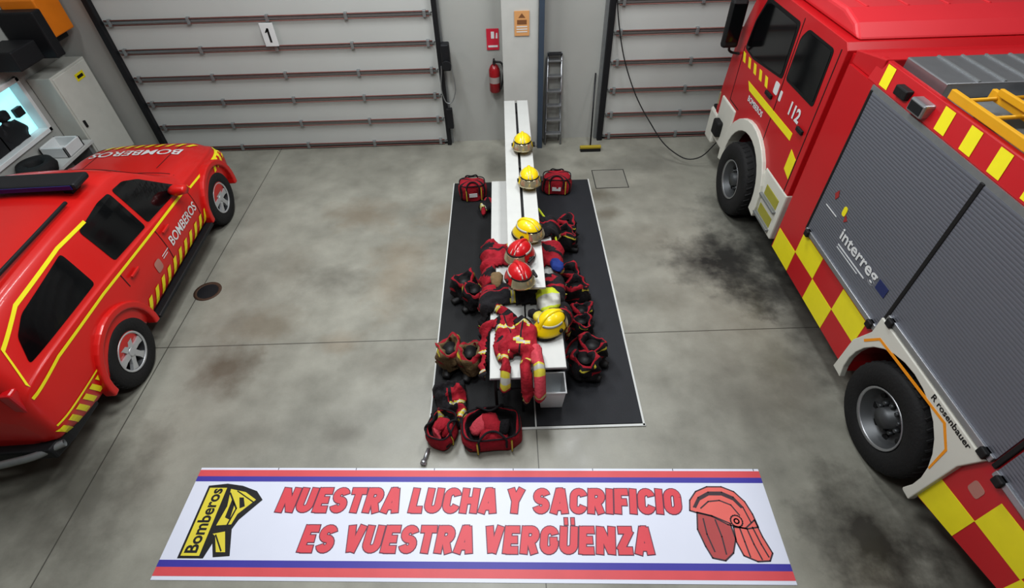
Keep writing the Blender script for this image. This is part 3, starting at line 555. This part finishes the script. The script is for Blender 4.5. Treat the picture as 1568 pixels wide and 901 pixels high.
def rnd(pts,r=.05):
    out=[];n=len(pts)
    for i in range(n):
        p=Vector((*pts[i],0));a=Vector((*pts[i-1],0));b=Vector((*pts[(i+1)%n],0)); u=(a-p).normalized();w=(b-p).normalized()
        for k in range(5):
            t=k/4; q=(p+u*r)*(1-t)**2+p*2*t*(1-t)+(p+w*r)*t*t; out.append((q.x,q.y))
    return out
def shrink(pts,d):
    cy=sum(p[0] for p in pts)/len(pts);cz=sum(p[1] for p in pts)/len(pts)
    return [(cy+(y-cy)*(1-d/abs(.4)),cz+(z-cz)*(1-d/.3)) for y,z in pts]
W1=[(6.02,2.0),(6.03,2.62),(6.95,2.62),(7.14,2.3),(7.22,1.93),(6.9,1.9)]; W2=[(5.22,2.03),(5.24,2.62),(5.82,2.62),(5.93,2.5),(5.94,2.03)]
flat('window_seals',[rnd(W1),rnd(W2)],'x',X0-.004,.01,BF,T); flat('windows',[rnd(shrink(W1,.03)),rnd(shrink(W2,.03))],'x',X0-.008,.004,DGL,T)
seams=[R(5.97,5.985,1.0,2.68),R(5.12,5.135,1.0,2.66),R(7.24,7.255,1.2,1.95),R(5.12,5.97,1.0,1.012),R(6.9,7.24,1.2,1.212)]
flat('door_seams',seams,'x',X0-.002,.004,BF,T)
boxes('door_handles',[((X0-.03,X0),(6.1,6.28),(1.72,1.77)),((X0-.03,X0),(5.2,5.34),(1.72,1.77))],BLK,T,.008)
flat('yellow_door_band',[[(6.75,1.55),(5.4,1.55),(5.4,1.64),(6.85,1.64)],[(5.14,1.2),(5.3,1.25),(5.3,1.5),(5.14,1.45)]],'x',X0-.003,.003,YEL,T)
flat('yellow_chevrons',[[(6.3+.2*k,1.77),(6.38+.2*k,1.77),(6.44+.2*k,1.88),(6.36+.2*k,1.88)] for k in range(5)],'x',X0-.003,.003,YEL,T)
text('emergency_number','112',.2,(X0-.006,5.52,1.83),((0,-1,0),(0,0,1)),WHT,T,.007)
text('door_lettering','BOMBEROS',.1,(X0-.006,6.45,1.47),((0,-1,0),(0,0,1)),WHT,T,.002)
flat('door_crest',[rnd(R(5.9,5.96,1.78,1.9),.02),rnd(R(6.02,6.14,1.8,1.94),.03)],'x',X0-.003,.003,WHT,T)
def ringpoly(c,r0,r1,a0,a1): return arc(*c,r1,a0,a1)+arc(*c,r0,a1,a0)
prism('front_fender_arch',ringpoly((6.27,.55),.6,.76,-12,192),'x',X0-.05,X0+.12,CRE,T,.01)
box('fender_panel',(X0-.02,X0+.1),(6.95,7.5),(.5,1.16),CRE,T,.02); box('front_bumper',(X0-.02,X1),(7.5,7.82),(.35,.85),CRE,T,.04); box('bumper_top_black',(X0,X1),(7.52,7.78),(.85,.9),BLK,T,.02); box('black_side_lamp',(X0-.1,X0+.02),(7.2,7.42),(.62,.85),BLK,T,.03)
box('step_housing',(X0-.01,X0+.5),(5.02,5.66),(.4,1.05),CRE,T,.02)
boxes('step_recesses',[((X0-.015,X0+.02),(5.12,5.5),(.5+k*.27,.64+k*.27)) for k in range(2)],M('step_tread_lime',(150,146,60),.6),T,.01); boxes('step_treads',[((X0-.05,X0+.05),(5.1,5.54),(.465+k*.27,.495+k*.27)) for k in range(2)],STL,T,.006)
box('headlamp',(X0-.01,X0+.3),(7.6,7.66),(.95,1.15),VIS,T,.02)
box('mirror_housing',(X0-.3,X0-.08),(7.28,7.4),(1.9,2.5),BLK,T,.04); box('mirror_glass',(X0-.275,X0-.105),(7.272,7.28),(1.99,2.46),DGL,T,.005)
tube('mirror_arm',[(X0+.02,7.2,2.62),(X0-.12,7.36,2.62),(X0-.18,7.34,2.5)],.016,BLK,T); tube('mirror_arm_low',[(X0+.02,7.36,1.8),(X0-.12,7.4,1.82),(X0-.18,7.34,1.92)],.016,BLK,T)
SH=slat_mat('shutter_aluminium',(122,125,134),36,2,.42,.45,.45,.84)
box('shutter_frame',(X0-.012,X0),(.35,4.47),(2.54,2.6),STL,T)
for k,(a,b,z0) in enumerate(((2.985,4.43,1.04),(1.62,2.945,1.24),(.4,1.56,1.2))):
    box('shutter_%d'%k,(X0-.015,X0+.01),(a,b),(z0,2.55),SH,T); box('shutter_bar_%d'%k,(X0-.035,X0),(a,b),(z0-.035,z0+.02),CHR,T,.008)
    boxes('shutter_latches_%d'%k,[((X0-.06,X0),(a+.03,a+.1),(z0-.05,z0+.02)),((X0-.06,X0),(b-.1,b-.03),(z0-.05,z0+.02))],BLK,T,.01)
boxes('shutter_guides',[((X0-.022,X0),(y,y+w_),(1.02 if y>2.9 else 1.2,2.56)) for y,w_ in ((4.43,.03),(2.945,.04),(1.575,.035))],BLK,T,.006)
text('shutter_lettering','interreg',.17,(X0-.021,3.6,1.37),((0,-1,0),(0,0,1)),WHT,T,.003,width=.66)
flat('funding_logos',[rnd(R(4.0,4.06,1.5,1.6),.03)],'x',X0-.02,.003,YEL,T); flat('eu_flag',[R(3.1,3.24,1.3,1.4)],'x',X0-.02,.003,M('flag_blue',(40,50,96),.5),T); flat('caption_lines',[R(3.4,3.9,1.25,1.262),R(3.5,3.9,1.22,1.228),R(4.1,4.32,1.43,1.44)],'x',X0-.02,.003,WHT,T); flat('red_logo',[[(4.2,1.6),(4.23,1.55),(4.27,1.6),(4.23,1.66)],[(3.94,1.5),(3.98,1.46),(4.0,1.54)]],'x',X0-.02,.003,M('logo_red',(150,50,50),.5),T)
ye=[]
for i in range(4):
    for j in range(2):
        if (i+j)%2==0:
            y1=4.91-i*.45; ye.append(R(max(y1-.45,3.1),y1,.385+j*.29,.385+(j+1)*.29))
flat('chequer_yellow',ye,'x',X0-.003,.003,YEL,T)
rc=[[(1.79,.37),(1.4,.48),(1.4,.76),(1.79,.7)],[(1.4,.76),(1.0,.82),(1.0,1.1),(1.4,1.06)],[(1.0,.6),(.6,.72),(.6,.95),(1.0,.83)]]
flat('rear_chequer_yellow',rc,'x',X0-.003,.003,YEL,T)
flat('rear_red_panel_crest',[rnd(R(1.5,1.6,.88,1.0),.03)],'x',X0-.003,.003,M('crest_muted',(170,120,110),.5),T)
arch=[(3.12,.32),(3.1,.75),(2.98,1.0),(2.98,1.19),(1.64,1.19),(1.72,.95),(1.76,.3),(1.84,.3)]+arc(2.42,.52,.6,200,-20)+[(3.02,.32)]
prism('rear_arch_panel',arch,'x',X0-.04,X0+.02,CRE,T,.008)
prism('arch_orange_line',[(2.98,.86),(2.86,1.02),(2.0,1.08),(1.86,.95),(1.84,.7),(1.825,.7),(1.84,.96),(1.99,1.105),(2.87,1.045),(3.0,.875)],'x',X0-.043,X0-.036,ORG,T)
text('maker_lettering','R rosenbauer',.075,(X0-.042,1.98,1.15),((0,-1,0),(0,0,1)),BLK,T,.001,width=.44)
box('inner_wheel_housing',(X0+.45,X1-.4),(1.75,3.1),(.3,1.15),BLK,T); box('chassis_rail',(X0+.6,X1-.6),(.6,7.5),(.45,.95),DRK,T); box('cab_underside',(X0+.4,X1-.4),(5.5,7.0),(.5,1.2),BLK,T)
prism('roof_side_strip',[(X0,2.6),(X0+.05,2.79),(X0+.1,2.79),(X0+.1,2.6)],'y',.3,4.6,RED,T,.008)
box('roof_deck',(X0+.08,X1),(.3,4.6),(2.58,2.72),STL,T); box('rear_roof_edge',(X1-.15,X1),(.3,4.6),(2.6,2.86),RED,T,.01)
prism('body_front_cap',[(4.5,2.6),(4.95,2.6),(4.95,2.72),(4.5,2.8)],'x',X0+.03,X1,RED,T,.01)
def strip(y0,y1,a,b,off=.004,sk=.05):
    p=lambda t:(X0+.05*t-off*.93,2.6+.19*t+off*.36)
    (xa,za),(xb,zb)=p(a),p(b); return [(xa,y0,za),(xa,y1,za),(xb,y1+sk,zb),(xb,y0+sk,zb)]
v=[];f=[]
for k,(y0,y1) in enumerate([(4.3,4.42),(3.5,3.62),(3.2,3.32),(2.9,3.02),(2.58,2.7),(2.2,2.34),(1.8,1.95)]):
    q=strip(y0,y1,.1,.92); n=len(v); v+=q; f.append((n,n+1,n+2,n+3))
mk('strip_yellow_blocks',v,f,YEL,T)
box('scene_light',(X0-.05,X0+.05),(3.74,3.93),(2.63,2.74),CHR,T,.015); box('scene_light_lens',(X0-.054,X0-.048),(3.76,3.91),(2.65,2.72),DRK,T); box('side_marker',(X0-.03,X0+.04),(4.02,4.18),(2.65,2.73),BLK,T,.012)
box('roof_locker',(X0+.16,X0+1.3),(3.9,4.45),(2.72,2.84),CHR,T,.01); boxes('roof_locker_ribs',[((X0+.4+k*.2,X0+.42+k*.2),(3.91,4.44),(2.84,2.85)) for k in range(4)],STL,T); box('roof_walkway',(X0+.75,X0+1.6),(.4,3.8),(2.72,2.8),CHR,T,.01)
LY=M('ladder_yellow',(214,160,34),.45)
boxes('ladder_rails',[((a,a+.035),(.4,3.75-k*.05),(2.8+k*.015,2.87+k*.015)) for k,a in enumerate((X0+.08,X0+.34,X0+.58))]+[((a,a+.03),(.4,3.6),(2.88,2.93)) for a in (X0+.3,)],LY,T,.006)
cyls('ladder_rungs',[((X0+.09,3.62-i*.28,2.835),(X0+.6,3.62-i*.28,2.85),.015) for i in range(12)],LY,T,10)
boxes('ladder_rests',[((X0+.1,X0+.7),(y,y+.06),(2.72,2.8)) for y in (3.4,2.2,.9)],STL,T)
wheel('front_wheel',(X0+.02,6.25,.5),.5,.32,.27,-1,T,'truck'); wheel('rear_wheel',(X0+.12,2.40,.5),.5,.34,.28,-1,T,'truck')
wheel('front_wheel_far',(X1-.1,6.25,.5),.5,.32,.27,1,T,'truck'); wheel('rear_wheel_far',(X1-.14,2.40,.5),.5,.34,.28,1,T,'truck')
# ---------------------------------------------------------------- SUV
ang=math.radians(2.4); V=empty('fire_service_suv',(-4.95,3.5,0),(0,0,ang))
ST=[(-1.12,.48,.66,.74,.60,.70,.78,.60,.84,.88),(-1.08,.42,.78,.86,.62,.82,.90,.68,.98,1.03),(-1.0,.40,.82,.90,.65,.87,1.04,.70,1.28,1.34),(-.85,.38,.86,.92,.68,.89,1.10,.69,1.48,1.56),(-.5,.36,.89,.93,.7,.9,1.12,.70,1.55,1.66),
 (.3,.34,.90,.93,.7,.9,1.10,.71,1.58,1.70),(1.1,.34,.90,.93,.7,.895,1.05,.70,1.57,1.70),(1.55,.34,.90,.93,.7,.89,1.01,.68,1.53,1.66),(1.9,.34,.90,.93,.7,.885,.99,.72,1.32,1.43),(2.25,.34,.90,.93,.7,.885,.96,.77,1.07,1.16),(2.45,.34,.90,.93,.7,.88,.95,.76,1.03,1.11),
 (3.0,.34,.90,.93,.68,.87,.91,.73,.99,1.06),(3.35,.36,.87,.91,.66,.82,.86,.66,.93,.98),(3.55,.40,.76,.82,.62,.72,.78,.56,.85,.88),(3.64,.45,.62,.68,.60,.6,.70,.46,.75,.77)]
def cr1(A,i,t):
    a=A[max(i-1,0)];b=A[i];c=A[i+1];d=A[min(i+2,len(A)-1)]
    return [.5*((2*q)+(r-p)*t+(2*p-5*q+4*r-s)*t*t+(3*q-p-3*r+s)*t**3) for p,q,r,s in zip(a,b,c,d)]
stn=[]
for i in range(len(ST)-1):
    for k in range(5): stn.append(cr1(ST,i,k/5))
stn.append(list(ST[-1])); v=[];f=[]; ring=None
for s_ in stn:
    y,zb,ws,wm,zm,wb,zbl,wr,zre,zrc=s_
    hp=[(0,zb),(ws*.85,zb),(ws,zb+.06),(wm,zm-.08),(wm,zm+.06),(wm*.985,(zm+zbl)/2+.03),(wb,zbl-.01),(wb-.02,zbl+.03),(wr+(wb-wr)*.4,zbl+(zre-zbl)*.62),(wr,zre),(wr-.07,zre+(zrc-zre)*.55),(wr*.55,zre+(zrc-zre)*.9),(0,zrc)]
    pts=[]
    for i in range(len(hp)-1):
        for k in range(3): pts.append(cr1(hp,i,k/3))
    pts.append(list(hp[-1])); full=pts+[(-x,z) for x,z in pts[-2:0:-1]]; ring=len(full)
    v+=[(x,y,z) for x,z in full]
for j in range(len(stn)-1):
    for i in range(ring): f.append((j*ring+i,j*ring+(i+1)%ring,(j+1)*ring+(i+1)%ring,(j+1)*ring+i))
f.append(tuple(range(ring))[::-1]); f.append(tuple((len(stn)-1)*ring+i for i in range(ring)))
bd=mk('body',v,f,[CRED,BLK],V,smooth=True)
bm=bmesh.new(); bm.from_mesh(bd.data); BV=BVHTree.FromBMesh(bm); bm.free()
cut=cyls('wheel_well_cutter',[((sx*.5,y,.39),(sx*1.3,y,.39),.46) for sx in (-1,1) for y in (0,2.83)],BLK,None,40)
bo=bd.modifiers.new('wells','BOOLEAN'); bo.operation='DIFFERENCE'; bo.object=cut; bo.solver='EXACT'
nm=bpy.data.meshes.new_from_object(bd.evaluated_get(bpy.context.evaluated_depsgraph_get())); bd.modifiers.clear(); bd.data=nm; bpy.data.objects.remove(cut)
def decal(name,polys=None,mat=None,view='side',mesh=None,res=.05,off=.004,xf=None):
    bm=bmesh.new()
    if mesh: bm.from_mesh(mesh)
    else:
        for p in polys: bm.faces.new([bm.verts.new((a,b,0)) for a,b in p])
    if xf:
        for q in bm.verts: q.co=Vector((*xf(q.co.x,q.co.y),0))
    xsv=[q.co.x for q in bm.verts]; ysv=[q.co.y for q in bm.verts]
    for ax,lo,hi in ((0,min(xsv),max(xsv)),(1,min(ysv),max(ysv))):
        t=math.floor(lo/res)*res+res
        while t<hi:
            co=Vector((t,0,0)) if ax==0 else Vector((0,t,0)); no=Vector((1,0,0)) if ax==0 else Vector((0,1,0))
            bmesh.ops.bisect_plane(bm,geom=bm.verts[:]+bm.edges[:]+bm.faces[:],plane_co=co,plane_no=no); t+=res
    bad=[]
    for q in bm.verts:
        if view=='side': o,d=Vector((3,q.co.x,q.co.y)),Vector((-1,0,0))
        elif view=='top': o,d=Vector((q.co.x,q.co.y,3)),Vector((0,0,-1))
        elif view=='rear': o,d=Vector((q.co.x,-4,q.co.y)),Vector((0,1,0))
        h,nr,_,_=BV.ray_cast(o,d)
        if h is None: bad.append(q); q.co=Vector((0,0,-5)); continue
        if nr.dot(d)>0: nr=-nr
        q.co=h+nr*off
    if bad: bmesh.ops.delete(bm,geom=bad,context='VERTS')
    me=bpy.data.meshes.new(name); bm.to_mesh(me); bm.free(); me.materials.clear(); me.materials.append(mat); o=bpy.data.objects.new(name,me); COL.objects.link(o); o.parent=V; return o
w1=[(1.33,1.07),(1.32,1.52),(1.55,1.49),(1.77,1.38),(2.16,1.04),(2.12,.99)]; w2=[(.6,1.13),(.6,1.52),(1.05,1.55),(1.26,1.53),(1.26,1.07)]; w3=[(-.78,1.19),(-.63,1.37),(-.44,1.45),(.27,1.52),(.23,1.16)]
sm=lambda p:rnd(p,.04)
decal('side_windows',[sm(w1),sm(w2),sm(w3)],DGL,off=.005)
def stripe(pts,w):
    a=[(y,z+w/2) for y,z in pts]; b=[(y,z-w/2) for y,z in pts]; return [[a[i],a[i+1],b[i+1],b[i]] for i in range(len(pts)-1)]
decal('belt_stripe',stripe([(2.3,.93),(1.2,.99),(.2,1.05),(-.6,1.06),(-1.0,1.0)],.03),YEL,off=.006)
decal('roof_stripe',stripe([(.75,1.535),(.3,1.56),(-.4,1.515),(-.78,1.38),(-.94,1.1)],.03),YEL,off=.006)
decal('sill_chevrons',[[(a,.4),(a+.08,.4),(a+.18,.56),(a+.1,.56)] for a in [.5+.17*k for k in range(11)]],YEL,off=.006)
decal('rear_chevrons',[[(a,.46),(a+.06,.46),(a-.02,.62),(a-.08,.62)] for a in [-1.0+.11*k for k in range(6)]]+stripe([(-1.05,.66),(-.45,.66)],.02),YEL,off=.006)
decal('front_chevrons',[[(a,.72),(a+.07,.72),(a+.14,.84),(a+.07,.84)] for a in [2.95+.13*k for k in range(4)]]+stripe([(2.3,.9),(3.4,.82)],.025),YEL,off=.006)
decal('door_lettering',None,WHT,mesh=text_mesh('BOMBEROS',.17,.003),xf=lambda a,b:(1.78+a*.9,.72+b),off=.007,res=.1)
decal('door_crest',[sm([(.95,.62),(1.08,.62),(1.08,.76),(.95,.76)])],M('crest_muted',(170,120,110),.5),off=.006); decal('crest_lines',stripe([(1.14,.72),(1.3,.72)],.012)+stripe([(1.14,.69),(1.26,.69)],.012),WHT,off=.006)
decal('door_seams',[R(1.3,1.312,.42,.98),R(.5,.512,.85,1.02),R(2.2,2.21,.45,.95),R(.5,2.2,.385,.393)],BLK,off=.003)
decal('windscreen',[[(-.7,2.12),(.7,2.12),(.62,1.68),(-.62,1.68)]],DGL,'top',off=.005)
decal('bonnet_lettering',None,WHT,'top',mesh=text_mesh('BOMBEROS',.24,.004),xf=lambda a,b:(0-a,3.0-b),off=.007,res=.1)
decal('bonnet_stripes',[[(a,3.2),(a+.06,3.2),(a+.1,3.34),(a+.04,3.34)] for a in [-.7+.14*k for k in range(10)]],YEL,'top',off=.007)
decal('roof_seam',[R(-.6,.6,-.62,-.6),R(-.6,.6,1.62,1.63)],BLK,'top',off=.003)
decal('roof_marking',[[(-.25,.3),(.1,.3),(-.07,.62)]],YEL,'top',off=.005)
decal('rear_window',[[(-.6,1.12),(.6,1.12),(.55,1.42),(-.55,1.42)]],DGL,'rear',off=.006)
decal('bonnet_creases',[R(-.5,-.49,2.5,3.3),R(.49,.5,2.5,3.3),R(-.75,.75,2.36,2.375)],BLK,'top',off=.002)
boxes('door_handles',[((.93,.955),(1.36,1.52),(.88,.91)),((.93,.955),(.58,.74),(.9,.93))],CRED,V,.008)
prism('rear_bumper',[(-.85,-1.0),(-.8,-1.2),(.8,-1.2),(.85,-1.0),(.88,-.62),(.80,-.62),(.7,-.98),(-.7,-.98),(-.8,-.62),(-.88,-.62)],'z',.36,.5,DRK,V,.02)
tube('rear_step_tube',[(-.86,-1.1,.46),(-.6,-1.24,.46),(.6,-1.24,.46),(.86,-1.1,.46)],.035,STL,V)
for k,y in enumerate((0,2.83)):
    for sx in (-1,1):
        a=sorted([sx*.86,sx*.975]); prism('wheel_flare_%d_%d'%(k,sx),ringpoly((y,.39),.45,.53,-8,188),'x',a[0],a[1],CRED,V,.02,3)
for sx in (-1,1): loft('door_mirror_%d'%sx,[(sx*.86,1.98,1.06),(sx*.95,1.96,1.09),(sx*1.08,1.95,1.1)],[(.04,.03),(.08,.07),(.06,.05)],CRED,V,n=16)
boxes('side_steps',[((.86,.97),(.55,2.3),(.3,.345)),((-.97,-.86),(.55,2.3),(.3,.345))],DRK,V,.015)
box('inner_floor',(-.6,.6),(-.8,3.4),(.28,.6),BLK,V)
box('roof_light_bar',(-.66,.66),(1.0,1.26),(1.74,1.81),DRK,V,.025); boxes('light_bar_feet',[((x-.04,x+.04),(1.06,1.2),(1.66,1.75)) for x in (-.5,.5)],BLK,V); box('light_bar_lens',(-.62,.62),(.99,1.0),(1.755,1.8),M('blue_lens',(24,34,100),.15),V)
boxes('roof_rails',[((x-.015,x+.015),(-.5,.85),(1.69,1.72)) for x in (-.6,.6)],DRK,V,.008)
boxes('tail_lamps',[((sx*.78-.05,sx*.78+.05),(-1.08,-.98),(.85,1.15)) for sx in (-1,1)],HR,V,.02)
prism('front_bumper_guard',[(-.8,3.5),(.8,3.5),(.6,3.7),(-.6,3.7)],'z',.4,.55,DRK,V,.02)
boxes('headlamps',[((sx*.62-.1,sx*.62+.1),(3.46,3.6),(.68,.78)) for sx in (-1,1)],VIS,V,.02)
for nme,y in (('rear_wheel',0),('front_wheel',2.83)):
    wheel(nme,(.81,y,.38),.38,.25,.215,1,V,'suv'); wheel(nme+'_far',(-.81,y,.38),.38,.25,.215,-1,V,'suv')
# ---------------------------------------------------------------- lights
wd=bpy.data.worlds.new('world'); SC.world=wd; wd.use_nodes=True; wd.node_tree.nodes['Background'].inputs[0].default_value=(.8,.85,.9,1); wd.node_tree.nodes['Background'].inputs[1].default_value=.3
def area(x,y,z,sx,sy,p,col=(.96,.985,1)):
    l=bpy.data.lights.new('ceiling_luminaire','AREA'); l.shape='RECTANGLE'; l.size=sx; l.size_y=sy; l.energy=p; l.color=col; o=bpy.data.objects.new('ceiling_luminaire',l); COL.objects.link(o); o.location=(x,y,z); return o
area(-2.0,5.8,6.2,.6,2.2,150); area(1.5,6.0,6.2,.6,2.2,145); area(-.8,3.4,6.2,1.2,1.2,165); area(-4.8,4.8,6.2,.5,1.8,55); area(4.8,3.8,6.2,.6,2.5,75); area(-.2,.8,6.25,1.5,.8,95)
SC.view_settings.view_transform='Standard'; SC.view_settings.exposure=-.05
try: SC.view_settings.look='Medium High Contrast'
except Exception: pass
